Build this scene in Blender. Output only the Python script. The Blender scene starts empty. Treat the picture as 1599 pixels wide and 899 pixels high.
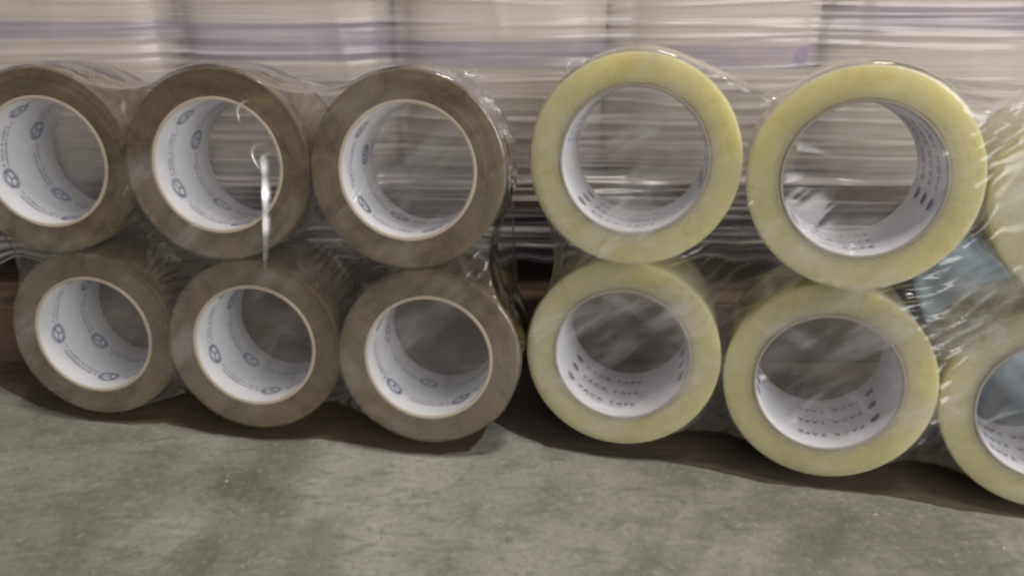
import bpy, bmesh, math, random
import numpy as np
from mathutils import Vector, Matrix

random.seed(7); rng = np.random.default_rng(11)
S = bpy.context.scene; C = S.collection

# ------------------------------------------------------------------ camera
CAM_H, PITCH = 0.321, math.radians(24)
cd = bpy.data.cameras.new('camera'); cam = bpy.data.objects.new('camera', cd); C.objects.link(cam)
cam.location = (0, 0, CAM_H); cam.rotation_euler = (math.radians(90) - PITCH, 0, 0)
cd.sensor_width = 36; cd.lens = 1293.5 / 1599 * 36; cd.clip_start = 0.02; cd.clip_end = 50
cd.dof.use_dof = True; cd.dof.focus_distance = 0.49; cd.dof.aperture_fstop = 11
S.camera = cam
# ------------------------------------------------------------------ world (dim hall around the goods)
w = bpy.data.worlds.new('World'); S.world = w; w.use_nodes = True
bg = w.node_tree.nodes['Background']; bg.inputs[0].default_value = (0.95, 0.93, 0.92, 1); bg.inputs[1].default_value = 0.18
# ------------------------------------------------------------------ hall lamp and added fill
def area(name, loc, target, sx, sy, power, col):
    l = bpy.data.lights.new(name, 'AREA'); l.shape = 'RECTANGLE'; l.size = sx; l.size_y = sy; l.energy = power; l.color = col
    o = bpy.data.objects.new(name, l); C.objects.link(o); o.location = loc
    o.rotation_euler = (Vector(target) - Vector(loc)).to_track_quat('-Z', 'Y').to_euler(); return o
area('hall_lamp', (0.42, -0.02, 2.4), (0, 0.5, 0.1), 0.44, 0.26, 34, (1.0, 0.93, 0.85))
area('added_fill', (1.15, -1.35, 0.92), (0.0, 0.5, 0.12), 1.9, 1.3, 45, (0.99, 0.97, 0.97))      # added soft fill from an unseen source, off to the right, behind the viewer
# ------------------------------------------------------------------ exposure and sampling
S.view_settings.view_transform = 'Standard'; S.view_settings.look = 'None'
S.view_settings.exposure = -0.13; S.view_settings.gamma = 1; S.view_settings.use_curve_mapping = False
S.render.engine = 'CYCLES'
cy = S.cycles; cy.use_denoising = True; cy.max_bounces = 6; cy.transparent_max_bounces = 16; cy.glossy_bounces = 2
cy.diffuse_bounces = 3; cy.transmission_bounces = 4; cy.use_adaptive_sampling = True; cy.adaptive_threshold = 0.04; cy.filter_width = 2.7; cy.caustics_reflective = False; cy.caustics_refractive = False
cy.sample_clamp_indirect = 3.0

# ------------------------------------------------------------------ helpers
def link(name, me, mat=None, parent=None, smooth=True):
    o = bpy.data.objects.new(name, me); C.objects.link(o)
    if mat is not None:
        for m in (mat if isinstance(mat, (list, tuple)) else [mat]):
            if m.name not in [x.name for x in me.materials]: me.materials.append(m)
    if parent is not None: o.parent = parent
    if smooth: me.polygons.foreach_set('use_smooth', [True] * len(me.polygons))
    return o
def tag(o, label=None, cat=None, group=None, kind=None):
    for k, v in (('label', label), ('category', cat), ('group', group), ('kind', kind)):
        if v: o[k] = v
    return o
def empty(name, mat4):
    o = bpy.data.objects.new(name, None); C.objects.link(o); o.matrix_world = mat4; o.empty_display_size = 0.02; return o
def mesh(name, v, f):
    me = bpy.data.meshes.new(name); me.from_pydata([tuple(x) for x in v], [], [tuple(int(i) for i in q) for q in f]); me.update(); return me
def lathe(name, prof, n=96, closed=True, matidx=None):
    """prof: list of (r, z); ring about z."""
    k = len(prof); v = []; f = []; mi = []
    for i in range(n):
        a = 2 * math.pi * i / n
        for r, z in prof: v.append((r * math.cos(a), r * math.sin(a), z))
    for i in range(n):
        j = (i + 1) % n
        for q in range(k if closed else k - 1):
            q2 = (q + 1) % k
            f.append((i * k + q, j * k + q, j * k + q2, i * k + q2)); mi.append(matidx[q] if matidx else 0)
    me = mesh(name, v, f)
    if matidx: me.polygons.foreach_set('material_index', mi)
    return me
def box_mesh(name, sx, sy, sz, bev=0.002):
    bm = bmesh.new(); bmesh.ops.create_cube(bm, size=1)
    bmesh.ops.scale(bm, vec=(sx, sy, sz), verts=bm.verts)
    bmesh.ops.bevel(bm, geom=list(bm.edges), offset=bev, segments=2, affect='EDGES')
    me = bpy.data.meshes.new(name); bm.to_mesh(me); bm.free(); return me

class NT:
    def __init__(s, name):
        s.m = bpy.data.materials.new(name); s.m.use_nodes = True; s.t = s.m.node_tree; s.t.nodes.clear()
        s.out = s.n('ShaderNodeOutputMaterial')
    def n(s, typ, **kw):
        x = s.t.nodes.new(typ)
        for k, v in kw.items():
            if k.startswith('i_'):
                key = k[2:]; key = int(key) if key.isdigit() else key.replace('_', ' ')
                x.inputs[key].default_value = v
            else: setattr(x, k, v)
        return x
    def l(s, a, b): s.t.links.new(a, b)
    def coord(s, scale=(1, 1, 1), rot=(0, 0, 0), which='Object'):
        tc = s.n('ShaderNodeTexCoord'); mp = s.n('ShaderNodeMapping'); mp.inputs['Scale'].default_value = scale; mp.inputs['Rotation'].default_value = rot
        s.l(tc.outputs[which], mp.inputs[0]); return mp.outputs[0]
    def noise(s, vec, scale, detail=4, rough=0.55, dist=0.0):
        x = s.n('ShaderNodeTexNoise'); s.l(vec, x.inputs['Vector']); x.inputs['Scale'].default_value = scale
        x.inputs['Detail'].default_value = detail; x.inputs['Roughness'].default_value = rough; x.inputs['Distortion'].default_value = dist
        return x.outputs['Fac']
    def ramp(s, fac, stops):
        r = s.n('ShaderNodeValToRGB'); e = r.color_ramp.elements
        while len(e) < len(stops): e.new(0.5)
        for q, (p, c) in zip(e, stops): q.position = p; q.color = c if len(c) == 4 else (*c, 1)
        s.l(fac, r.inputs[0]); return r.outputs[0]
    def mix(s, fac, a, b, mode='MIX'):
        x = s.n('ShaderNodeMix', data_type='RGBA', blend_type=mode)
        for sock, val in ((x.inputs[0], fac), (x.inputs[6], a), (x.inputs[7], b)):
            if hasattr(val, 'links'): s.l(val, sock)
            else: sock.default_value = val if not isinstance(val, tuple) else (*val, 1)[:4]
        return x.outputs[2]
    def math(s, op, a, b=0.0, clamp=False):
        x = s.n('ShaderNodeMath', operation=op, use_clamp=clamp)
        for sock, val in ((x.inputs[0], a), (x.inputs[1], b)):
            if hasattr(val, 'links'): s.l(val, sock)
            else: sock.default_value = val
        return x.outputs[0]
    def bump(s, h, strength=0.3, dist=0.001):
        b = s.n('ShaderNodeBump'); b.inputs['Strength'].default_value = strength; b.inputs['Distance'].default_value = dist
        s.l(h, b.inputs['Height']); return b.outputs[0]
    def pbr(s, col, rough=0.5, normal=None, **kw):
        p = s.n('ShaderNodeBsdfPrincipled')
        for k, v in (('Base Color', col), ('Roughness', rough)):
            if hasattr(v, 'links'): s.l(v, p.inputs[k])
            else: p.inputs[k].default_value = (*v, 1) if isinstance(v, tuple) else v
        for k, v in kw.items():
            p.inputs[k.replace('_', ' ')].default_value = v
        if normal is not None: s.l(normal, p.inputs['Normal'])
        s.l(p.outputs[0], s.out.inputs[0]); return p

# ------------------------------------------------------------------ materials
def concrete():
    t = NT('concrete'); v = t.coord()
    big = t.noise(v, 4.6, 5, 0.6, 0.6); mid = t.noise(v, 22, 6, 0.65, 0.8); fine = t.noise(v, 210, 4, 0.7)
    v2 = t.coord(rot=(0, 0, 0.6), scale=(1, 3.2, 1)); drag = t.noise(v2, 30, 5, 0.7, 1.0)
    c = t.ramp(mid, [(0.30, (0.120, 0.117, 0.094)), (0.47, (0.268, 0.261, 0.224)), (0.60, (0.335, 0.326, 0.284)), (0.72, (0.430, 0.418, 0.370))])
    c = t.mix(t.ramp(big, [(0.40, (0, 0, 0)), (0.60, (1, 1, 1))]), t.mix(0.66, c, (0.148, 0.143, 0.114)), t.mix(0.55, c, (0.43, 0.415, 0.37)))
    c = t.mix(t.ramp(drag, [(0.50, (0, 0, 0)), (0.68, (0.55, 0.55, 0.55))]), c, (0.120, 0.120, 0.100))
    c = t.mix(t.ramp(fine, [(0.32, (0.40,) * 3), (0.47, (0,) * 3)]), c, (0.09, 0.09, 0.075))
    c = t.mix(t.ramp(fine, [(0.56, (0,) * 3), (0.70, (0.45,) * 3)]), c, (0.47, 0.46, 0.42))
    sp = t.noise(t.coord(), 60, 3, 0.6, 1.2)
    c = t.mix(t.ramp(sp, [(0.225, (0.8, 0.8, 0.8)), (0.285, (0, 0, 0))]), c, (0.07, 0.07, 0.06))
    scr = t.noise(t.coord(rot=(0, 0, 0.9), scale=(1, 26, 1)), 14, 2, 0.5, 0.3)
    c = t.mix(t.ramp(scr, [(0.72, (0, 0, 0)), (0.76, (0.35, 0.35, 0.35))]), c, (0.45, 0.44, 0.40))
    h = t.math('ADD', t.math('MULTIPLY', mid, 1.2), t.math('MULTIPLY', fine, 0.5))
    t.pbr(c, t.ramp(mid, [(0.3, (0.75,) * 3), (0.7, (0.5,) * 3)]), t.bump(h, 0.6, 0.0016), Specular_IOR_Level=0.35)
    return t.m
def wood(name, a, b):
    t = NT(name); v = t.coord(scale=(1.2, 14, 14)); g = t.noise(v, 9, 6, 0.65, 1.2); bl = t.noise(t.coord(), 11, 4)
    c = t.ramp(g, [(0.3, a), (0.7, b)]); c = t.mix(t.ramp(bl, [(0.35, (0.5,) * 3), (0.6, (0,) * 3)]), c, tuple(x * 0.5 for x in a))
    t.pbr(c, 0.75, t.bump(g, 0.4, 0.001)); return t.m
def tape(name, col_a, col_b, radius, scale, weight, ringy=0.09):
    t = NT(name); tc = t.n('ShaderNodeTexCoord'); sp = t.n('ShaderNodeSeparateXYZ'); t.l(tc.outputs['Object'], sp.inputs[0])
    r = t.math('SQRT', t.math('ADD', t.math('POWER', sp.outputs[0], 2), t.math('POWER', sp.outputs[1], 2)))
    cb = t.n('ShaderNodeCombineXYZ'); t.l(t.math('MULTIPLY', r, 900), cb.inputs[0])
    rings = t.noise(cb.outputs[0], 1.0, 3, 0.7)
    blot = t.noise(t.coord(), 38, 5, 0.65, 1.2); oi = t.n('ShaderNodeObjectInfo')
    c = t.mix(t.ramp(blot, [(0.34, (0,) * 3), (0.68, (1,) * 3)]), col_a, col_b)
    c = t.mix(t.ramp(rings, [(0.35, (ringy * 2,) * 3), (0.6, (0,) * 3)]), c, tuple(x * 0.62 for x in col_a))
    p = t.pbr(c, t.ramp(blot, [(0.40, (0.22,) * 3), (0.55, (0.50,) * 3)]), t.bump(rings, 0.06, 0.0003), Subsurface_Weight=weight, Subsurface_Scale=scale, Specular_IOR_Level=0.4)
    p.inputs['Subsurface Radius'].default_value = radius; return t.m
def backing(name, col_a, col_b, radius, scale, weight):
    t = NT(name); blot = t.noise(t.coord(), 30, 4, 0.6, 0.8); c = t.mix(t.ramp(blot, [(0.34, (0,) * 3), (0.68, (1,) * 3)]), col_a, col_b)
    p = t.pbr(c, t.ramp(blot, [(0.35, (0.10,) * 3), (0.65, (0.24,) * 3)]), None, Subsurface_Weight=weight, Subsurface_Scale=scale, Specular_IOR_Level=0.75, Coat_Weight=0.6, Coat_Roughness=0.12)
    p.inputs['Subsurface Radius'].default_value = radius; return t.m
def paper(name, col, rough=0.7):
    t = NT(name); n = t.noise(t.coord(), 160, 4, 0.6); b = t.noise(t.coord(), 26, 3)
    c = t.mix(t.math('MULTIPLY', b, 0.35), col, tuple(x * 0.82 for x in col)); t.pbr(c, rough, t.bump(n, 0.15, 0.0004)); return t.m
def film(name, tint=(0.97, 0.97, 0.965), gloss=1.9, rough=0.10, hazecol=(0.75, 0.73, 0.72)):
    """thin clear sheet; its cloudiness (wear of the film, plus painted light and shade) is stored per vertex as 'cloud'"""
    t = NT(name)
    tr = t.n('ShaderNodeBsdfTransparent'); tr.inputs[0].default_value = (*tint, 1)
    df = t.n('ShaderNodeBsdfDiffuse'); df.inputs[0].default_value = (*hazecol, 1)
    tl = t.n('ShaderNodeBsdfTranslucent'); tl.inputs[0].default_value = (*hazecol, 1)
    hz = t.n('ShaderNodeMixShader'); hz.inputs[0].default_value = 0.45; t.l(df.outputs[0], hz.inputs[1]); t.l(tl.outputs[0], hz.inputs[2])
    at = t.n('ShaderNodeAttribute', attribute_name='cloud')
    m1 = t.n('ShaderNodeMixShader'); t.l(at.outputs['Fac'], m1.inputs[0]); t.l(tr.outputs[0], m1.inputs[1]); t.l(hz.outputs[0], m1.inputs[2])
    gl = t.n('ShaderNodeBsdfGlossy'); gl.inputs['Roughness'].default_value = rough; gl.inputs[0].default_value = (1, 1, 1, 1)
    fr = t.n('ShaderNodeFresnel')
    # thin sheet: back faces must not act like the inside of a solid
    geo = t.n('ShaderNodeNewGeometry'); ior = t.math('SUBTRACT', 1.45, t.math('MULTIPLY', geo.outputs['Backfacing'], 1.45 - 1 / 1.45)); t.l(ior, fr.inputs[0])
    m2 = t.n('ShaderNodeMixShader'); t.l(t.math('MULTIPLY', fr.outputs[0], gloss, True), m2.inputs[0]); t.l(m1.outputs[0], m2.inputs[1]); t.l(gl.outputs[0], m2.inputs[2])
    t.l(m2.outputs[0], t.out.inputs[0]); return t.m
def glare_mat():  # painted glare: whitish strip faded out by its cloud mask
    t = NT('glare_fold'); at = t.n('ShaderNodeAttribute', attribute_name='cloud')
    tr = t.n('ShaderNodeBsdfTransparent'); gl = t.n('ShaderNodeBsdfGlossy'); gl.inputs['Roughness'].default_value = 0.30; gl.inputs[0].default_value = (1, 1, 1, 1)
    df = t.n('ShaderNodeBsdfDiffuse'); df.inputs[0].default_value = (.85, .85, .86, 1); a = t.n('ShaderNodeMixShader'); a.inputs[0].default_value = 0.7
    t.l(df.outputs[0], a.inputs[1]); t.l(gl.outputs[0], a.inputs[2]); m = t.n('ShaderNodeMixShader'); t.l(at.outputs['Fac'], m.inputs[0]); t.l(tr.outputs[0], m.inputs[1]); t.l(a.outputs[0], m.inputs[2])
    t.l(m.outputs[0], t.out.inputs[0]); return t.m
def vnoise(u, v, seed, octaves=4, gain=0.55):
    """smooth value noise 0..1 on arrays u, v (in cells)"""
    r_ = np.random.default_rng(seed); tot = np.zeros_like(u); a = 1.0; norm = 0
    for o in range(octaves):
        T = r_.random((64, 64)); uu = u * 2 ** o; vv = v * 2 ** o; i = np.floor(uu).astype(int); j = np.floor(vv).astype(int); fu = uu - i; fv = vv - j
        fu = fu * fu * (3 - 2 * fu); fv = fv * fv * (3 - 2 * fv); g = lambda p, q: T[p % 64, q % 64]
        tot += a * ((g(i, j) * (1 - fu) + g(i + 1, j) * fu) * (1 - fv) + (g(i, j + 1) * (1 - fu) + g(i + 1, j + 1) * fu) * fv); norm += a; a *= gain
    return tot / norm
def set_cloud(me, vals):
    at = me.attributes.new('cloud', 'FLOAT', 'POINT'); at.data.foreach_set('value', np.asarray(vals, dtype=np.float32).ravel())
def ramp01(x, a, b): return np.clip((x - a) / (b - a), 0, 1)
def plain(name, col, rough=0.6):
    t = NT(name); n = t.noise(t.coord(), 300, 2); t.pbr(t.mix(t.math('MULTIPLY', n, 0.5), col, tuple(min(1, x * 1.5 + 0.02) for x in col)), rough); return t.m
def sacking(name, a, b):
    t = NT(name); v = t.coord(scale=(1, 1, 1)); n = t.noise(v, 18, 4, 0.6, 0.5); n2 = t.noise(t.coord(scale=(0.5, 0.5, 9)), 40, 3)
    c = t.ramp(n, [(0.3, a), (0.7, b)]); t.pbr(c, 0.6, t.bump(n2, 0.3, 0.001)); return t.m

M = dict(
    concrete=concrete(), wood=wood('pallet_wood', (0.075, 0.050, 0.036), (0.150, 0.100, 0.070)),
    board=wood('shaded_brown_board', (0.050, 0.039, 0.030), (0.100, 0.074, 0.053)), board_lit=wood('lit_brown_board', (0.070, 0.050, 0.034), (0.130, 0.090, 0.058)),  # one board colour in a shaded and a lit tone
    brown=tape('brown_tape', (0.074, 0.053, 0.028), (0.172, 0.118, 0.061), (1.0, 0.62, 0.30), 0.006, 0.0, 0.22),
    yellow=tape('yellow_tape', (0.490, 0.440, 0.190), (0.580, 0.525, 0.250), (1.0, 0.94, 0.55), 0.050, 1.0),
    brown_back=backing('brown_tape_backing', (0.125, 0.088, 0.050), (0.190, 0.135, 0.080), (1.0, 0.62, 0.30), 0.006, 0.0),
    yellow_back=backing('yellow_tape_backing', (0.62, 0.57, 0.28), (0.70, 0.65, 0.35), (1.0, 0.94, 0.55), 0.050, 1.0),
    core_white=paper('core_paper', (0.80, 0.80, 0.83)), core_tan=paper('core_board', (0.50, 0.41, 0.30)), core_grey=paper('core_board_grey', (0.30, 0.26, 0.22)),
    ink=plain('print_ink', (0.13, 0.155, 0.29)), ink_navy=plain('print_navy', (0.07, 0.055, 0.15)), ink_red=plain('print_red', (0.50, 0.24, 0.24)),
    shrink=film('shrink_film', rough=0.085, gloss=2.0), shrink_soft=film('shrink_film_soft', rough=0.15, gloss=1.7), glare_tone=glare_mat(),
    stretch=film('stretch_film', rough=0.28, gloss=1.1, hazecol=(0.82, 0.77, 0.77)),
    cream=sacking('cream_wrap', (0.58, 0.52, 0.45), (0.70, 0.63, 0.55)), purple=sacking('purple_band', (0.20, 0.15, 0.27), (0.50, 0.43, 0.43)),
    blue=sacking('bluegrey_plastic', (0.10, 0.145, 0.175), (0.22, 0.285, 0.325)), grit=plain('grit', (0.50, 0.49, 0.45), 0.8), straw=plain('straw', (0.50, 0.42, 0.30), 0.8),
    dirt=plain('dark_grit', (0.05, 0.05, 0.045), 0.8),
)

# ------------------------------------------------------------------ floor
def grid_mesh(name, xs, ys, zf):
    v = [(x, y, zf(x, y)) for y in ys for x in xs]; n = len(xs)
    f = [(j * n + i, j * n + i + 1, (j + 1) * n + i + 1, (j + 1) * n + i) for j in range(len(ys) - 1) for i in range(n - 1)]
    return mesh(name, v, f)
tag(link('floor', grid_mesh('floor', np.linspace(-4, 4, 9), np.linspace(-4, 4, 9), lambda x, y: 0.0), M['concrete']), 'worn grey-green concrete floor', kind='structure')

# ------------------------------------------------------------------ pallet behind the packs
PY = 0.592                                   # its front edge
pal = empty('pallet', Matrix.Translation((0, PY, 0)))
tag(pal, 'dark wooden pallet on the floor behind the tape packs', 'pallet')
deck = box_mesh('deck_board', 2.2, 0.095, 0.022); low = box_mesh('bottom_board', 2.2, 0.10, 0.052); blk = box_mesh('block', 0.14, 0.09, 0.0425)
brd = box_mesh('stringer_board', 0.10, 0.80, 0.020)
for k in range(7):
    o = link('deck_board', deck, M['wood'], pal, False); o.location = (random.uniform(-.01, .01), 0.052 + k * 0.115, 0.128)
for y in (0.032, 0.40, 0.73):
    o = link('bottom_board', low, M['wood'], pal, False); o.location = (0, y, 0.0265)
    for x in (-0.76, -0.25, 0.27, 0.78):
        o = link('block', blk, M['wood'], pal, False); o.location = (x, y + 0.018, 0.0743)
for x in (-0.76, -0.25, 0.27, 0.78):
    o = link('stringer_board', brd, M['wood'], pal, False); o.location = (x, 0.41, 0.1062)

# ------------------------------------------------------------------ cream bundles standing on the pallet
PITCHX = 0.1544
BX0 = -0.3168                                # centre of the bundle nearest the left of the view
def bundle_ring(hw, hd, n=72, e=4.5):
    pts = []
    for i in range(n):
        a = 2 * math.pi * i / n; c, s = math.cos(a), math.sin(a)
        pts.append((hw * math.copysign(abs(c) ** (2 / e), c), hd * math.copysign(abs(s) ** (2 / e), s)))
    return pts
def tube_mesh(name, levels, cap=True):
    """levels: list of (ring points, z)"""
    n = len(levels[0][0]); v = []; f = []
    for pts, z in levels: v += [(x, y, z) for x, y in pts]
    for k in range(len(levels) - 1):
        for i in range(n):
            j = (i + 1) % n; f.append((k * n + i, k * n + j, (k + 1) * n + j, (k + 1) * n + i))
    if cap: f.append(tuple(range(n - 1, -1, -1))); f.append(tuple((len(levels) - 1) * n + i for i in range(n)))
    return mesh(name, v, f)
HW, HD, ZB, ZT = 0.0770, 0.062, 0.1400, 0.56
def prof(z, seed):
    t = (z - ZB) / (ZT - ZB)
    return 1 - 0.10 * (1 - min(1, t / 0.06)) ** 2 - 0.05 * max(0, (t - 0.94) / 0.06) ** 2 + 0.010 * math.sin(seed + 22 * t)
BAND = {-2: (.236, .252), -1: (.240, .256), 0: (.2445, .2565), 1: (.231, .256), 2: (.226, .243), 3: (.224, .240), 4: (.250, .266), 5: (.24, .256), 6: (.238, .254)}
WORDS = {0: 'cream bundle with purple band at the far left of the wrapped pallet load', 1: 'cream bundle with broad purple band behind the gap between second and third upper brown rolls',
         2: 'cream wrapped bundle with purple band above the gap between brown and yellow rolls', 3: 'cream bundle with faint purple band behind the gap between the two upper yellow rolls',
         4: 'cream bundle with high purple band behind the right upper yellow roll', 5: 'cream wrapped bundle with purple band at the far right edge'}
def bundle_front(x, k):
    """depth of the front of bundle k at offset x"""
    u = np.clip(np.abs(x) / HW, 0, 1); return HD * (1 - u ** 4.5) ** (1 / 4.5)
for k in range(0, 6):
    cx = BX0 + k * PITCHX
    b = empty('cream_bundle', Matrix.Translation((cx, PY + 0.004 + HD, 0))); b.rotation_euler.z = random.uniform(-.05, .05)
    tag(b, WORDS[k], 'bundle', 'cream bundles on the pallet')
    zs = list(np.linspace(ZB, ZB + 0.03, 6)) + list(np.linspace(ZB + 0.05, ZT - 0.03, 14)) + list(np.linspace(ZT - 0.02, ZT, 5))
    link('body', tube_mesh('body', [(bundle_ring(HW * prof(z, k), HD * prof(z, k)), z) for z in zs]), M['cream'], b)
    z0, z1 = BAND[k]; zz = np.linspace(z0, z1, 5)
    link('purple_band', tube_mesh('purple_band', [([(x, y) for x, y in bundle_ring(HW * prof(z, k) + .0006, HD * prof(z, k) + .0006)], z) for z in zz], False), M['purple'], b)

# stretch film round the load: horizontal ropes and ripples pulled over the bundles
def stretch_film():
    xs = np.arange(-0.44, 0.66, 0.0035); zs = np.concatenate([np.arange(0.078, 0.30, 0.00085), np.arange(0.30, 0.34, 0.002), np.arange(0.34, 0.56, 0.004)])
    Xg, Zg = np.meshgrid(xs, zs)
    k = np.clip(np.round((Xg - BX0) / PITCHX), 0, 5); fr = bundle_front(Xg - BX0 - k * PITCHX, k)
    # a pulled sheet bridges the gaps between bundles
    fr = np.maximum(fr, HD - 0.007 + 0.003 * np.sin(Xg * 31))
    y = PY + 0.004 + HD - fr
    low_ = np.clip((0.150 - Zg) / 0.02, 0, 1); low_ = low_ * low_ * (3 - 2 * low_)
    y = y * (1 - low_) + (PY + 0.0015) * low_ - 0.0030
    H = np.zeros_like(y)
    def rope(zc, x0, x1, amp, wid, slope):
        zl = zc + slope * (Xg - x0) + 0.0018 * np.sin(Xg * random.uniform(8, 30) + random.uniform(0, 6))
        e = np.clip((Xg - x0) / 0.03, 0, 1) * np.clip((x1 - Xg) / 0.03, 0, 1)
        return amp * e * np.exp(-((Zg - zl) / wid) ** 2)
    for _ in range(420):
        L = random.uniform(0.08, 0.5); x0 = random.uniform(-0.6, 0.6)
        H += rope(random.uniform(0.08, 0.34), x0, x0 + L, random.uniform(-.6, 1.0) * 0.0009, random.uniform(0.0009, 0.0026), random.gauss(0, 0.015))
    for _ in range(60):                       # heavy ropes over the deck
        L = random.uniform(0.15, 0.7); x0 = random.uniform(-0.6, 0.5)
        H += rope(random.uniform(0.078, 0.146), x0, x0 + L, random.uniform(.4, 1.2) * 0.001, random.uniform(0.0010, 0.0022), random.gauss(0, 0.012))
    for _ in range(26):                       # upright tucks
        x0 = random.uniform(-.42, .62); z0 = random.uniform(.17, .32)
        H += 0.0012 * np.exp(-((Xg - x0 - 0.004 * np.sin(Zg * 60 + x0 * 40)) / 0.0035) ** 2) * np.exp(-((Zg - z0) / 0.05) ** 2)
    y = y - np.maximum(H, -0.0022)
    edge = 0.004 * np.sin(xs * 47) + 0.003 * np.sin(xs * 131 + 1)
    Z2 = Zg + np.outer(np.clip((0.10 - zs) / 0.022, 0, 1), edge)
    n = len(xs); v = np.stack([Xg, y, Z2], -1).reshape(-1, 3)
    f = [(j * n + i, j * n + i + 1, (j + 1) * n + i + 1, (j + 1) * n + i) for j in range(len(zs) - 1) for i in range(n - 1)]
    me = mesh('stretch_film', v, f)
    fine = ramp01(vnoise(Xg * 3.5 + 20, Zg * 420 + 5, 3, 3, .8), .34, .68); broad = ramp01(vnoise(Xg * 10 + 3, Zg * 28, 5, 3), .25, .70); lowz = ramp01(0.146 - Zg, 0, .012)
    cl = (0.28 + 0.62 * fine * (0.40 + 0.60 * broad)) * (1 - lowz) + lowz * (0.04 + 0.62 * fine ** 2)  # haze streaks stand in for light and shade among the rope folds
    set_cloud(me, cl); return me
tag(link('stretch_film', stretch_film(), M['stretch']), 'clear rippled stretch film wrapped round the cream bundles on the pallet', 'film')

# ------------------------------------------------------------------ blue-grey plastic sheet hanging over the pallet edge behind the right rolls
def blue_sheet():
    us = np.linspace(0, 1, 46); vs = np.linspace(0, 1, 40); v = []
    for b in vs:
        for a in us:
            x = 0.288 + 0.20 * a + 0.03 * b + 0.008 * math.sin(7 * b + 2 * a); z = 0.128 * (1 - b) + 0.003
            z -= 0.018 * a * (1 - b) * (1 - b)
            y = PY - 0.012 - 0.100 * b ** 1.7 + 0.010 * math.sin(9 * a + 5 * b) * (0.4 + b) + 0.005 * math.sin(23 * a - 11 * b) + 0.004 * math.sin(17 * b + 31 * a)
            v.append((x, min(y, PY - 0.004), max(z, 0.003)))
    n = len(us); f = [(j * n + i, j * n + i + 1, (j + 1) * n + i + 1, (j + 1) * n + i) for j in range(len(vs) - 1) for i in range(n - 1)]
    return mesh('plastic_sheet', v, f)
bs = tag(link('plastic_sheet', blue_sheet(), M['blue']), 'crumpled blue-grey plastic sheet behind the yellow rolls on the right', 'plastic sheet')
sm = bs.modifiers.new('thick', 'SOLIDIFY'); sm.thickness = 0.0006

# ------------------------------------------------------------------ thin brown boards the packs stand on, cut and toned as their shadow band
def floor_pt(px, py):
    d = np.array(((px - 799.5) / 1293.5, 1.0, -(py - 449.5) / 1293.5)); c, s_ = math.cos(PITCH), math.sin(PITCH)
    d = np.array((d[0], c * d[1] + s_ * d[2], -s_ * d[1] + c * d[2])); t = -CAM_H / d[2]; return d[0] * t, d[1] * t
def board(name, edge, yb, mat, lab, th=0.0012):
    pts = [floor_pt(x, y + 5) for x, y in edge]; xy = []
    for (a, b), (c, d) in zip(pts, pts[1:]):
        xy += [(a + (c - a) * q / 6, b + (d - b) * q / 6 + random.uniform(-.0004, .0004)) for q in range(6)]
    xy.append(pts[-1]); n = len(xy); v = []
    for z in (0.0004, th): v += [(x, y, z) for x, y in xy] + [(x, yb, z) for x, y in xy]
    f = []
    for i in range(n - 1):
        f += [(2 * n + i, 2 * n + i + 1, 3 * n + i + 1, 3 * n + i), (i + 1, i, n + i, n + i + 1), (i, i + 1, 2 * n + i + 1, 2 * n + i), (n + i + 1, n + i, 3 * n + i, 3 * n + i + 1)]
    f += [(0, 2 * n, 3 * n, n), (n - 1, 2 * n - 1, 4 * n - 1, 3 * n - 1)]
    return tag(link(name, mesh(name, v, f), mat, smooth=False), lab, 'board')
board('shade_band_board', [(-120, 560), (0, 598), (60, 630), (130, 650), (200, 658), (258, 656), (330, 672), (420, 683), (500, 680), (570, 692), (630, 702), (690, 706), (732, 700), (752, 680), (764, 656)], PY - 0.0182, M['board_lit'], 'brown board with a painted scalloped shade edge under the brown tape pack')
board('shade_band_board', [(772, 654), (800, 670), (860, 694), (940, 708), (1030, 714), (1110, 728), (1200, 750), (1290, 759), (1400, 771), (1500, 792), (1620, 806), (1760, 835)], PY - 0.0182, M['board'], 'dark brown board toned as shade on the floor under the yellow tape pack')

# ------------------------------------------------------------------ tape rolls
ROLLS = {  # front centre, direction of the axis away from the viewer
    'T1': ((-0.2906, 0.5018, 0.1827), (0.0750, 0.9880, -0.1400)),
    'T2': ((-0.1769, 0.4835, 0.1857), (0.1000, 0.9800, -0.1680)),
    'T3': ((-0.0607, 0.4652, 0.1876), (0.0900, 0.9796, -0.1780)),
    'B1': ((-0.2814, 0.4958, 0.0656), (0.0960, 0.9881, -0.1240)),
    'B2': ((-0.1673, 0.4756, 0.0681), (0.0940, 0.9837, -0.1500)),
    'B3': ((-0.0526, 0.4565, 0.0694), (0.0985, 0.9834, -0.1525)),
    'Y1': ((0.0690, 0.4587, 0.1955), (0.2000, 0.9690, -0.1571)),
    'Y2': ((0.1877, 0.4280, 0.1932), (0.2500, 0.9541, -0.1635)),
    'Y3': ((0.0682, 0.4536, 0.0730), (0.2000, 0.9690, -0.1391)),
    'Y4': ((0.1867, 0.4243, 0.0700), (0.2600, 0.9540, -0.1464)),
    'Y5': ((0.3062, 0.3960, 0.0685), (0.2743, 0.9481, -0.1483)),
    'Y6': ((0.3075, 0.3983, 0.1919), (0.2685, 0.9481, -0.1653)),
}
SIZE = {'b': (0.0574, 0.0408, 0.0386, 0.0720), 'y': (0.0600, 0.0426, 0.0408, 0.0752)}    # outer, core outer, core inner radius, width
def roll_matrix(n):
    c, a = ROLLS[n]; z = -Vector(a).normalized(); x = Vector((1, 0, 0)); x = (x - z * x.dot(z)).normalized(); y = z.cross(x)
    return Matrix((( x.x, y.x, z.x, c[0]), (x.y, y.y, z.y, c[1]), (x.z, y.z, z.z, c[2]), (0, 0, 0, 1)))
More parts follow.
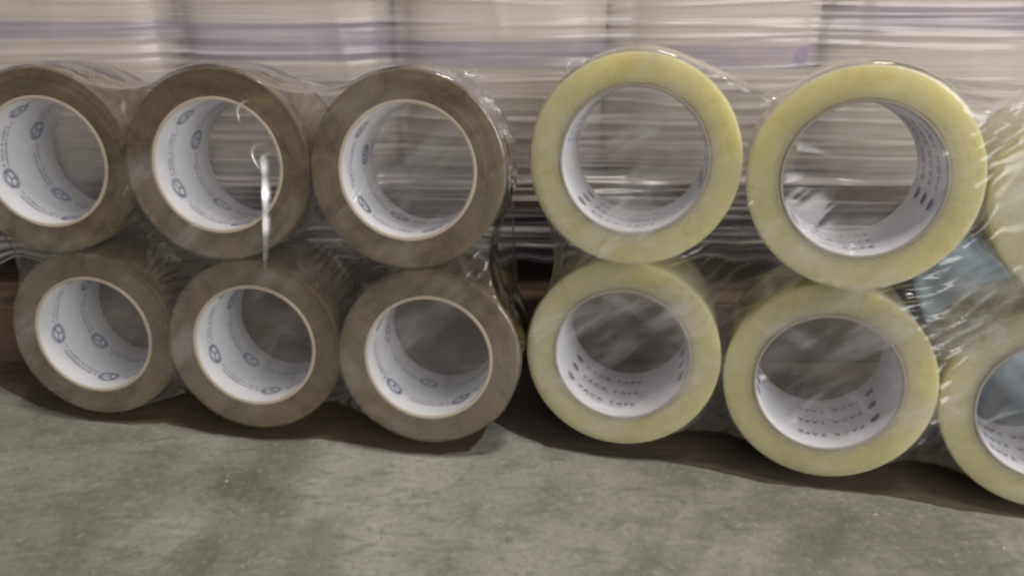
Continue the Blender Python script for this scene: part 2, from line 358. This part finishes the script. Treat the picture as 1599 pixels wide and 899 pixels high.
def winding_mesh(kind, seed):
    Ro, Rc, Ri, L = SIZE[kind]; r_ = random.Random(seed); p = []
    n = 16; rs = [Rc + 0.0002 + (Ro - 0.0008 - Rc) * i / n for i in range(n + 1)]; z = 0.0; fz = []
    for i in range(n + 1):
        z = 0.6 * z + r_.uniform(-1, 1) * (0.00007 if kind == 'y' else 0.00020); fz.append(z)
    p += [(r, q) for r, q in zip(rs, fz)]
    p += [(Ro - 0.0003, fz[-1] - 0.0003), (Ro, fz[-1] - 0.001)]
    p += [(Ro + r_.uniform(-.0002, .0002), -L * k / 5) for k in range(1, 5)]
    p += [(Ro, -L + 0.001), (Ro - 0.0008, -L), (Rc + 0.0002, -L)]
    q = p[::-1]; mi = [1 if min(q[i][0], q[(i + 1) % len(q)][0]) > Ro - 0.0006 else 0 for i in range(len(q))]
    return lathe('tape_winding', q, 120, True, mi)
def core_mesh(kind):
    Ro, Rc, Ri, L = SIZE[kind]; f = 0.0009
    p = [(Rc, -L + 0.0004), (Rc, f - 0.0004), (Rc - 0.0005, f), (Ri + 0.0005, f), (Ri, f - 0.0006), (Ri, -L * .5), (Ri, -L + 0.0006), (Ri + 0.0005, -L), (Rc - 0.0005, -L)]
    return lathe('cardboard_core', p[::-1], 120, True, [1] * 1 + [1, 0, 0, 1, 1, 1, 1, 1])
def text_flat(s, size):
    cu = bpy.data.curves.new('t', 'FONT'); cu.body = s; cu.size = size; cu.space_character = 1.25; cu.resolution_u = 2; cu.offset = size * 0.022
    o = bpy.data.objects.new('t', cu); C.objects.link(o); bpy.context.view_layer.update()
    dg = bpy.context.evaluated_depsgraph_get(); me = o.evaluated_get(dg).to_mesh()
    v = [(q.co.x, q.co.y) for q in me.vertices]; f = [tuple(p.vertices) for p in me.polygons]
    o.evaluated_get(dg).to_mesh_clear(); bpy.data.objects.remove(o); bpy.data.curves.remove(cu)
    return v, f
PT = text_flat('PACK TAPE', 0.0066)
def scribble(width, h, r_):
    """a line of print too small to read: short strokes"""
    v = []; f = []; x = 0
    while x < width:
        wd = r_.uniform(.35, .8) * h
        for q in range(2):
            a = x + q * wd * .6; ww = .22 * h
            b0 = 0 if r_.random() < .8 else .3 * h; b1 = h if r_.random() < .7 else .65 * h
            i = len(v); v += [(a, b0), (a + ww, b0), (a + ww, b1), (a, b1)]; f.append((i, i + 1, i + 2, i + 3))
        if r_.random() < .8:
            yy = r_.choice((0, .45, .8)) * h; i = len(v); v += [(x, yy), (x + wd * .8, yy), (x + wd * .8, yy + .2 * h), (x, yy + .2 * h)]; f.append((i, i + 1, i + 2, i + 3))
        x += wd + .28 * h + (h * .7 if r_.random() < .15 else 0)
    return v, f
def seg(v, f, p, q, wd):
    d = np.array(q) - np.array(p); n = np.array((-d[1], d[0])) / np.linalg.norm(d) * wd / 2
    i = len(v); v += [tuple(p - n), tuple(q - n), tuple(q + n), tuple(p + n)]; f.append((i, i + 1, i + 2, i + 3))
def cube_logo(R=0.0052, wd=0.0012):
    v = []; f = []; hx = [(R * 1.12 * math.cos(math.radians(30 + 60 * i)), R * math.sin(math.radians(30 + 60 * i))) for i in range(6)]
    for i in range(6): seg(v, f, np.array(hx[i]), np.array(hx[(i + 1) % 6]), wd)
    for i in (0, 2, 4): seg(v, f, np.array((0.0, 0.0)), np.array(hx[i]), wd * .9)
    return v, f
def disc_logo(rx=0.0036, ry=0.0036, n=20):
    v = [(0, 0)] + [(rx * math.cos(2 * math.pi * i / n), ry * math.sin(2 * math.pi * i / n)) for i in range(n)]
    f = [(0, i + 1, (i + 1) % n + 1) for i in range(n)]; return v, f
def ring_logo(r0, r1, n=24):
    v = []; f = []
    for i in range(n):
        a = 2 * math.pi * i / n; v += [(r0 * math.cos(a), r0 * math.sin(a)), (r1 * math.cos(a), r1 * math.sin(a))]
    for i in range(n): j = (i + 1) % n; f.append((2 * i, 2 * i + 1, 2 * j + 1, 2 * j))
    return v, f
class Print:
    def __init__(s, R, flip): s.R = R - 0.00022; s.flip = flip; s.v = []; s.f = []; s.m = []
    def put(s, shape, th0, z0, s0=0.0, t0=0.0, mi=0):
        k = -1 if s.flip else 1; b = len(s.v)
        for x, y in shape[0]:
            th = th0 + k * (x + s0) / s.R; s.v.append((s.R * math.cos(th), s.R * math.sin(th), z0 - k * (y + t0)))
        for q in shape[1]: s.f.append(tuple(b + i for i in q)); s.m.append(mi)
    def mesh(s, name):
        me = mesh(name, s.v, s.f); me.polygons.foreach_set('material_index', s.m); return me
rad = math.radians
def print_yellow(flip, th0):
    """three rows: dark globe, PACK TAPE, a fine red line"""
    Ri, L = SIZE['y'][2], SIZE['y'][3]; P = Print(Ri, flip); r_ = random.Random(5)
    for row in range(3):
        z = -L * (0.24 + 0.25 * row)
        for rep in range(3):
            t = rad(th0 + rep * 120 + (row - 1) * 1.5)
            P.put(disc_logo(), t, z, 0, 0, 1); P.put(PT, t, z, 0.0080, -0.0020, 1)
            P.put(scribble(0.032, 0.0012, r_), t, z, 0.0080, -0.0052, 2)
            P.put(scribble(0.006, 0.0010, r_), t, z, -0.003, -0.0062, 2)
    return P.mesh('printed_lettering')
def print_brown(flip, th0):
    """staggered rows: box emblem followed by two lines of fine print"""
    Ri, L = SIZE['b'][2], SIZE['b'][3]; P = Print(Ri, flip); r_ = random.Random(9)
    for row in range(2):
        z = -L * (0.25 + 0.45 * row)
        for rep in range(5):
            t = rad(th0 + rep * 72 + row * 29)
            P.put(cube_logo(), t, z, 0, 0, 0); P.put(ring_logo(0.0062, 0.0069), t, z, 0, 0, 0)
            P.put(scribble(0.026, 0.0023, r_), t, z, 0.0085, 0.0006, 0); P.put(scribble(0.030, 0.0017, r_), t, z, 0.0085, -0.0030, 0)
    return P.mesh('printed_lettering')
WIND = {k: [winding_mesh(k, q) for q in (1, 2, 3)] for k in 'by'}; CORE = {k: core_mesh(k) for k in 'by'}
RL = {
    'T1': ('brown tape roll in the upper row, cut by the left edge of the picture', True, 200),
    'T2': ('brown tape roll behind the bright vertical glare streak, middle of the upper brown row', True, 205),
    'T3': ('brown tape roll at the right end of the upper brown row', False, 215),
    'B1': ('brown tape roll at the left of the lower row, print on its white core', True, 190),
    'B2': ('brown tape roll in the middle of the lower brown row, below the glare streak', True, 200),
    'B3': ('brown tape roll at the right end of the lower brown row, beside the yellow pack', True, 225),
    'Y1': ('pale yellow tape roll at the upper left of the yellow pack', False, 222),
    'Y2': ('pale yellow tape roll in the upper row with print on the right of its core', False, 341),
    'Y3': ('pale yellow tape roll at the lower left of the yellow pack, beside the brown rolls', False, 216),
    'Y4': ('pale yellow tape roll in the lower row with upside-down print and dark dots', True, 322),
    'Y5': ('pale yellow tape roll in the lower row, cut by the right edge of the picture', True, 300),
    'Y6': ('sliver of a pale yellow tape roll at the upper right edge of the picture', False, 250),
}
for i, (n, (lab, flip, th)) in enumerate(RL.items()):
    k = 'y' if n[0] == 'Y' else 'b'
    r = empty('tape_roll', roll_matrix(n))
    tag(r, lab, 'tape roll', 'yellow tape rolls in the right pack' if k == 'y' else 'brown tape rolls in the left pack')
    wd = link('tape_winding', WIND[k][i % 3], [M['yellow'], M['yellow_back']] if k == 'y' else [M['brown'], M['brown_back']], r); wd.rotation_euler.z = random.uniform(0, 6)
    co = link('cardboard_core', CORE[k], [M['core_white'], M['core_grey' if k == 'y' else 'core_tan']], r)
    pm = print_yellow(flip, th) if k == 'y' else print_brown(flip, th)
    link('printed_lettering', pm, [M['ink'], M['ink_navy'], M['ink_red']], co, False)

# ------------------------------------------------------------------ shrink film round each pack
CAMV = np.array((0, 0, CAM_H))
def pix_ray(px, py):
    d = np.array(((px - 799.5) / 1293.5, 1.0, -(py - 449.5) / 1293.5)); c, s = math.cos(PITCH), math.sin(PITCH)
    return np.array((d[0], c * d[1] + s * d[2], -s * d[1] + c * d[2]))
def shrink_film(names, kind, seed, streak=None, n_crease=120, diag=0.6, step=0.0017, cloud=(0.04, 0.20), low_haze=0.0, blobs=(), clear=(), press=0.000007, folds=()):
    Ro, Rc, Ri, L = SIZE[kind]; rg = random.Random(seed)
    cs = np.array([ROLLS[n][0] for n in names]); axs = np.array([ROLLS[n][1] for n in names]); axs /= np.linalg.norm(axs, axis=1)[:, None]
    O = cs.mean(0); N = -axs.mean(0); N /= np.linalg.norm(N); U = np.array((1., 0, 0)); U = U - N * U.dot(N); U /= np.linalg.norm(U); V = np.cross(N, U)
    lc = (cs - O) @ np.stack([U, V, N]).T
    # hull of the discs
    ph = np.linspace(0, 2 * np.pi, 721)[:-1]; D = np.stack([np.cos(ph), np.sin(ph)], 1)
    pts = np.concatenate([lc[i, :2] + (Ro + 0.0016) * D[::3] for i in range(len(names))])
    from mathutils.geometry import convex_hull_2d
    idx = convex_hull_2d([tuple(p) for p in pts]); hull = pts[idx]
    if np.sum(hull[:, 0] * np.roll(hull[:, 1], -1) - hull[:, 1] * np.roll(hull[:, 0], -1)) < 0: hull = hull[::-1]
    dense = []
    for a, b in zip(hull, np.roll(hull, -1, 0)):
        ln = np.linalg.norm(b - a); m = max(1, int(ln / 0.002)); inn = np.array((-(b - a)[1], (b - a)[0])) / max(ln, 1e-9); sag = 0.13 * ln if ln > .05 else 0.0; dense += [a + (b - a) * q / m + inn * sag * math.sin(math.pi * q / m) ** 1.5 for q in range(m)]
    dense = np.array(dense)
    for _ in range(2):
        for i in range(len(names)):
            dv = dense - lc[i, :2]; dr = np.linalg.norm(dv, axis=1); m_ = dr < Ro + 0.0016; dense[m_] = lc[i, :2] + dv[m_] / dr[m_, None] * (Ro + 0.0016)
    tang = np.roll(dense, -1, 0) - np.roll(dense, 1, 0); nor = np.stack([tang[:, 1], -tang[:, 0]], 1); nor /= np.linalg.norm(nor, axis=1)[:, None]
    mg = L + 0.004; lo = hull.min(0) - mg; hi = hull.max(0) + mg
    us = np.arange(lo[0], hi[0], step); vs = np.arange(lo[1], hi[1], step); G = np.stack(np.meshgrid(us, vs), -1); sh = G.shape[:2]; P = G.reshape(-1, 2)
    near = np.zeros(len(P), int); s = np.zeros(len(P))
    for q in range(0, len(P), 8000):
        d = P[q:q + 8000, None, :] - dense[None]; dd = (d ** 2).sum(-1); j = dd.argmin(1); near[q:q + 8000] = j
        s[q:q + 8000] = (d[np.arange(len(j)), j] * nor[j]).sum(1)
    inside = (s <= 0).reshape(sh)
    # obstacle: the faces of the rolls
    obst = np.full(sh, -1.0); ring = np.zeros(sh, bool); hole = np.zeros(sh)
    for i in range(len(names)):
        n_l = np.array((-axs[i]) @ np.stack([U, V, N]).T); dx = G[..., 0] - lc[i, 0]; dy = G[..., 1] - lc[i, 1]; r = np.hypot(dx, dy)
        pl = lc[i, 2] - (n_l[0] * dx + n_l[1] * dy) / n_l[2] + 0.0014
        m = (r < Ro + 0.0005) & (r > Ri - 0.0005); obst[m] = np.maximum(obst[m], pl[m]); ring |= m
        hole = np.maximum(hole, np.clip(1 - (r / Ri) ** 2, 0, 1))
    base = np.zeros(sh)
    A = np.c_[lc[:, :2], np.ones(len(lc))]; co = np.linalg.lstsq(A, lc[:, 2], rcond=None)[0]; base = G[..., 0] * co[0] + G[..., 1] * co[1] + co[2]
    wv = np.where(obst > -0.5, obst, base - 0.003)
    for it in range(260):
        av = wv.copy(); av[1:-1, 1:-1] = 0.25 * (wv[2:, 1:-1] + wv[:-2, 1:-1] + wv[1:-1, 2:] + wv[1:-1, :-2]) - press
        wv = np.where(inside, np.maximum(av, obst), base - 0.0022)
    # creases, mostly slanting
    H = np.zeros(sh); free = np.where(ring, 0.42, 1.0)
    def crease(c, ang, ln, wid, amp, bow=0.0):
        ca, sa = math.cos(ang), math.sin(ang); a = (G[..., 0] - c[0]) * ca + (G[..., 1] - c[1]) * sa; b = -(G[..., 0] - c[0]) * sa + (G[..., 1] - c[1]) * ca - bow * a * a / ln
        return amp * np.exp(-(b / wid) ** 2) * np.exp(-(np.abs(a) / (ln * .5)) ** 4)
    for _ in range(n_crease):
        c = (rg.uniform(hull[:, 0].min(), hull[:, 0].max()), rg.uniform(hull[:, 1].min(), hull[:, 1].max()))
        ang = rg.gauss(diag, 0.35); H += crease(c, ang, rg.uniform(.015, .07), rg.uniform(.0016, .0034), rg.uniform(-.5, 1) * .0011, rg.uniform(-.4, .4))
    H *= free
    for (x0, y0, x1, y1, wid, amp) in folds:
        q = []
        for px, py in ((x0, y0), (x1, y1)):
            d = pix_ray(px, py); t = (O - CAMV).dot(N) / d.dot(N); Q = CAMV + d * t - O; q.append((Q.dot(U), Q.dot(V)))
        (a0, b0), (a1, b1) = q; H += crease(((a0 + a1) / 2, (b0 + b1) / 2), math.atan2(b1 - b0, a1 - a0), math.hypot(a1 - a0, b1 - b0), wid, amp, .25)
    # finer gathers in the waists between rolls
    gaps = np.where(~ring & (hole <= 0) & inside, 1.0, 0.0)
    for _ in range(8): gaps[1:-1, 1:-1] = .2 * (gaps[1:-1, 1:-1] + gaps[2:, 1:-1] + gaps[:-2, 1:-1] + gaps[1:-1, 2:] + gaps[1:-1, :-2])
    for _ in range(3):
        aa = rg.uniform(.2, 1.0); q = G[..., 0] * math.sin(aa) - G[..., 1] * math.cos(aa)
        H += gaps * 0.0014 * np.sin(q * rg.uniform(500, 900) + 3 * np.sin(G[..., 0] * 90) + 2 * np.sin(G[..., 1] * 120))
    wv = wv + np.where(ring, np.maximum(H, -0.0004), H)
    if streak is not None:
        for (px, y0, y1, wid, amp) in streak:
            q = []
            for py in (y0, y1):
                d = pix_ray(px, py); t = (O + N * 0.0 - CAMV).dot(N) / d.dot(N); X = CAMV + d * t - O; q.append((X.dot(U), X.dot(V)))
            (a0, b0), (a1, b1) = q; tt = np.clip((G[..., 1] - b1) / (b0 - b1), 0, 1); uu = a1 + (a0 - a1) * tt
            en = np.clip((G[..., 1] - b1) / .004, 0, 1) * np.clip((b0 - G[..., 1]) / .004, 0, 1)
            wv += en * (amp * np.exp(-((G[..., 0] - uu) / wid) ** 2) + 0.00035 * np.sin(G[..., 1] * 1500) * np.exp(-((G[..., 0] - uu) / (wid * 1.3)) ** 4))
    # wrap: beyond the hull the sheet turns back along the sides
    sO = np.maximum(s, 0).reshape(sh); nr = near.reshape(sh)
    bulge = 0.0022 * np.sin(nr * 0.11 + 9 * np.sin(nr * 0.013)) * np.sin(np.clip(sO / L, 0, 1) * np.pi) ** .5 * (0.4 + 0.6 * np.sin(sO * 210 + nr * .05))
    pos2 = np.where((sO > 0)[..., None], dense[nr] + nor[nr] * np.maximum(bulge, -0.0006)[..., None], G)
    turn = np.clip(sO / 0.003, 0, 1)
    w_b = base - 0.0010; wv2 = np.where(sO > 0, base - 0.0022 - sO, wv)
    X = O + pos2[..., :1] * U + pos2[..., 1:] * V + wv2[..., None] * N
    sm_ = (np.abs(s).reshape(sh) < 0.007)[..., None] * 0.6
    for _ in range(5):
        av = X.copy(); av[1:-1, 1:-1] = 0.25 * (X[2:, 1:-1] + X[:-2, 1:-1] + X[1:-1, 2:] + X[1:-1, :-2]); X = X * (1 - sm_) + av * sm_
    keep = (sO < L + 0.002)
    vid = np.full(sh, -1); vid[keep] = np.arange(keep.sum()); v = X[keep]
    q = np.stack([vid[:-1, :-1], vid[:-1, 1:], vid[1:, 1:], vid[1:, :-1]], -1).reshape(-1, 4); f = q[(q >= 0).all(1)]
    v[:, 2] = np.maximum(v[:, 2], 0.0019)
    me = mesh('shrink_film', v, f)
    ca, sa = math.cos(diag), math.sin(diag); a = G[..., 0] * ca + G[..., 1] * sa; b = -G[..., 0] * sa + G[..., 1] * ca
    a2 = G[..., 0] * math.cos(-.5) + G[..., 1] * math.sin(-.5); b2 = -G[..., 0] * math.sin(-.5) + G[..., 1] * math.cos(-.5)
    warp = 0.010 * vnoise(G[..., 0] * 18 + 5, G[..., 1] * 18 + 9, seed + 5, 2)
    st = ramp01(vnoise(a * 15 + 30, (b + warp) * 85 + 30, seed, 4, .6), .50, .80) + 0.45 * ramp01(vnoise(a2 * 20 + 8, (b2 + warp) * 120 + 3, seed + 2, 3, .6), .60, .85)
    bl = ramp01(vnoise(a * 22 + 9, b * 30 + 3, seed + 1, 4), .35, .75)
    extra = np.zeros(sh); mul = np.ones(sh)
    for (px, py, rr, val) in blobs:
        d = pix_ray(px, py); t = (O - CAMV).dot(N) / d.dot(N); q = CAMV + d * t - O; e = np.hypot(G[..., 0] - q.dot(U), G[..., 1] - q.dot(V)) / rr
        extra += val * np.exp(-e ** 2) * (0.3 + 1.0 * ramp01(vnoise(a * 60, b * 60 + 7, 21, 4, .7), .35, .7))
    for nm in clear:
        i = names.index(nm); e = np.hypot(G[..., 0] - lc[i, 0], G[..., 1] - lc[i, 1]); mul *= 1 - 0.85 * ramp01(e, Rc - .002, Rc + .001) * ramp01(Ro + .004 - e, 0, .003) * ramp01(G[..., 1] - lc[i, 1], .0, .018)
    set_cloud(me, (extra + mul * (low_haze * ramp01(-G[..., 1], -.01, .03) * (sO <= 0) * (1 - np.clip(gaps * 1.8, 0, 1)) + cloud[0] + (cloud[1] - cloud[0]) * (0.36 * bl + 1.05 * st * (0.22 + 0.78 * bl)) * (1 - 0.92 * np.clip(gaps * 1.6, 0, 1)) * np.where(sO > 0, 0.2, 1.0)))[keep])  # haze thinned over the waists to keep them shade-dark, thicker on the lower row
    return me
fb = shrink_film(['T1', 'T2', 'T3', 'B1', 'B2', 'B3'], 'b', 3, n_crease=170, diag=0.75, cloud=(0.015, 0.30), low_haze=0.05, clear=('T1', 'T2'), folds=((418, 205, 505, 165, .0032, .0026), (425, 245, 510, 200, .0030, .0024), (428, 280, 505, 238, .0026, .0016), (380, 178, 440, 150, .0030, .0018), (520, 490, 585, 440, .0024, .0022), (545, 500, 600, 462, .0022, .0018), (230, 400, 262, 460, .0024, .0018), (120, 395, 190, 415, .0024, .0014)))
film_b = tag(link('shrink_film', fb, M['shrink']), 'clear shrink film stretched over the brown tape rolls', 'film')
def pleat(px, y0, y1):
    # glare streak whitened into a narrow gathered pleat: an upright ridge of film with fine crosswise ripples, ending in a curled loop
    c0, ax = Vector(ROLLS['T2'][0]), Vector(ROLLS['T2'][1]).normalized(); v = []; f = []; cl = []
    pts = []
    for py in np.linspace(y0, y1, 620):
        d = pix_ray(px + 3 * math.sin((py - y0) * .012), py); d = Vector(d); t = (c0 - ax * 0.0042 - Vector(CAMV)).dot(ax) / d.dot(ax); pts.append(Vector(CAMV) + d * t)
    up = (pts[0] - pts[-1]).normalized(); side = up.cross(ax).normalized(); out = -ax
    if side.x < 0: side = -side
    m = 15
    for i, p in enumerate(pts):
        s_ = i / (len(pts) - 1); wd = 0.0044 * (0.30 + 0.70 * math.sin(math.pi * min(1, .12 + s_ * .95)) ** .7) * (0.85 + 0.15 * math.sin(23 * s_)); L = (pts[0] - p).length
        for k in range(m):
            a = -1 + 2 * k / (m - 1)
            h = 0.0040 * (min(1, (a + 1) / .5) if a < -.5 else (1 - a) / 1.5) + 0.00020 * math.sin(L * 6300 + 2.2 * math.sin(L * 700) + 1.5 * a) * (1 - a * a)
            v.append(p + side * (a * wd) + out * (h - 0.0012)); cl.append((1 - a * a) ** 4 * min(1, s_ / .15) * (0.72 + .18 * math.sin(L * 310) + .10 * math.sin(L * 830)) * (1 - 0.8 * max(0, s_ - .35) / .65))
    f = [(i * m + k, i * m + k + 1, (i + 1) * m + k + 1, (i + 1) * m + k) for i in range(len(pts) - 1) for k in range(m - 1)]
    me = mesh('glare_fold', v, f); set_cloud(me, cl); return me, (c0, ax, side, up, out)
def curl(px, py, frame, r, a0, a1, wid, squash=1.0):  # whitened arc of film painting the glare around the streak
    c0, ax, side, up, out = frame; d = Vector(pix_ray(px, py)); t = (c0 - ax * 0.0045 - Vector(CAMV)).dot(ax) / d.dot(ax); c = Vector(CAMV) + d * t
    v = []; cl = []; n = 60; m = 9
    for i in range(n + 1):
        a = math.radians(a0 + (a1 - a0) * i / n); rr = r * (1 + .08 * math.sin(3 * a)); e = math.sin(math.pi * i / n) ** .5
        for k in range(m):
            b = math.pi * k / (m - 1); w_ = wid * (0.25 + 0.75 * e)
            v.append(c + side * math.cos(a) * (rr + w_ * math.cos(b)) * squash + up * math.sin(a) * (rr + w_ * math.cos(b)) + out * (w_ * math.sin(b) - .0006)); cl.append(0.60 * math.sin(b) ** 2 * e ** 2)
    f = [(i * m + k, i * m + k + 1, (i + 1) * m + k + 1, (i + 1) * m + k) for i in range(n) for k in range(m - 1)]
    me = mesh('glare_fold', v, f); set_cloud(me, cl); return me
fold_me, frm = pleat(413, 238, 420)
link('glare_fold', fold_me, M['glare_tone'], film_b)
link('glare_fold', curl(414, 245, frm, 0.0080, 75, 285, 0.0011), M['glare_tone'], film_b)
link('glare_fold', curl(405, 185, frm, 0.0110, 110, 200, 0.0012, 1.2), M['glare_tone'], film_b)
link('glare_fold', curl(441, 262, frm, 0.0095, 100, 215, 0.0009, 1.4), M['glare_tone'], film_b)
fy = shrink_film(['Y1', 'Y2', 'Y3', 'Y4', 'Y5', 'Y6'], 'y', 8, n_crease=230, diag=0.62, cloud=(0.02, 0.50), blobs=((1545, 500, .024, .95), (1590, 170, .03, .25), (1075, 470, .014, .22)), press=0.0000025)
film_y = tag(link('shrink_film', fy, M['shrink_soft']), 'clear creased shrink film stretched over the yellow tape rolls', 'film')

def film_ear(corners, roll, back, seed):
    # loose corner of film standing off the roll
    c0, ax = Vector(ROLLS[roll][0]), Vector(ROLLS[roll][1]).normalized(); n = 26; v = []; cl = []; q = [np.array(c, float) for c in corners]
    for j in range(n):
        for i in range(n):
            a, b = i / (n - 1), j / (n - 1); p = (q[0] * (1 - a) + q[1] * a) * (1 - b) + (q[3] * (1 - a) + q[2] * a) * b
            p = p + np.array((2.5 * math.sin(9 * b + seed), 3 * math.sin(13 * a + seed) + 2 * math.sin(31 * a)) ) * (1 - b)
            d = Vector(pix_ray(*p)); off = back + 0.0022 * math.sin(14 * a + 5 * b + seed) + 0.0014 * math.sin(33 * a - 9 * b); t = (c0 + ax * off - Vector(CAMV)).dot(ax) / d.dot(ax)
            v.append(Vector(CAMV) + d * t); cl.append(0.10 + 0.28 * (0.5 + 0.5 * math.sin(21 * a + 8 * b + seed)) * (1 - b))
    f = [(j * n + i, j * n + i + 1, (j + 1) * n + i + 1, (j + 1) * n + i) for j in range(n - 1) for i in range(n - 1)]
    me = mesh('film_corner', v, f); set_cloud(me, cl); return me
link('film_corner', film_ear([(884, 94), (1004, 80), (1000, 112), (872, 172)], 'Y1', 0.012, 1.0), M['shrink'], film_y)
link('film_corner', film_ear([(742, 104), (804, 222), (772, 214), (690, 128)], 'T3', 0.010, 2.0), M['shrink'], film_b)

# ------------------------------------------------------------------ grit on the floor (countless crumbs)
def crumbs(name, n, x, y, s0, s1, seed):
    r_ = random.Random(seed); v = []; f = []
    for _ in range(n):
        c = Vector((r_.uniform(*x), r_.uniform(*y), 0)); s = r_.uniform(s0, s1); b = len(v); rot = Matrix.Rotation(r_.uniform(0, 6), 3, 'Z')
        for p in ((1, 0, .0), (-.6, .8, .0), (-.7, -.7, .0), (.1, .1, .7), (.5, -.5, .4)):
            v.append(tuple(c + rot @ Vector((p[0] * s * r_.uniform(.6, 1.3), p[1] * s * r_.uniform(.5, 1.1), p[2] * s * .8 + 0.0002))))
        for q in ((0, 1, 3), (1, 2, 3), (2, 4, 3), (4, 0, 3), (2, 0, 4)): f.append(tuple(b + i for i in q))
    return mesh(name, v, f)
tag(link('pale_grit', crumbs('pale_grit', 20, (-.32, .34), (.22, .44), .0005, .0014, 4), M['grit'], smooth=False), 'pale crumbs of grit scattered on the floor', kind='stuff')
tag(link('dark_grit', crumbs('dark_grit', 60, (-.32, .34), (.22, .44), .0004, .0011, 14), M['dirt'], smooth=False), 'dark crumbs of dirt scattered on the floor', kind='stuff')
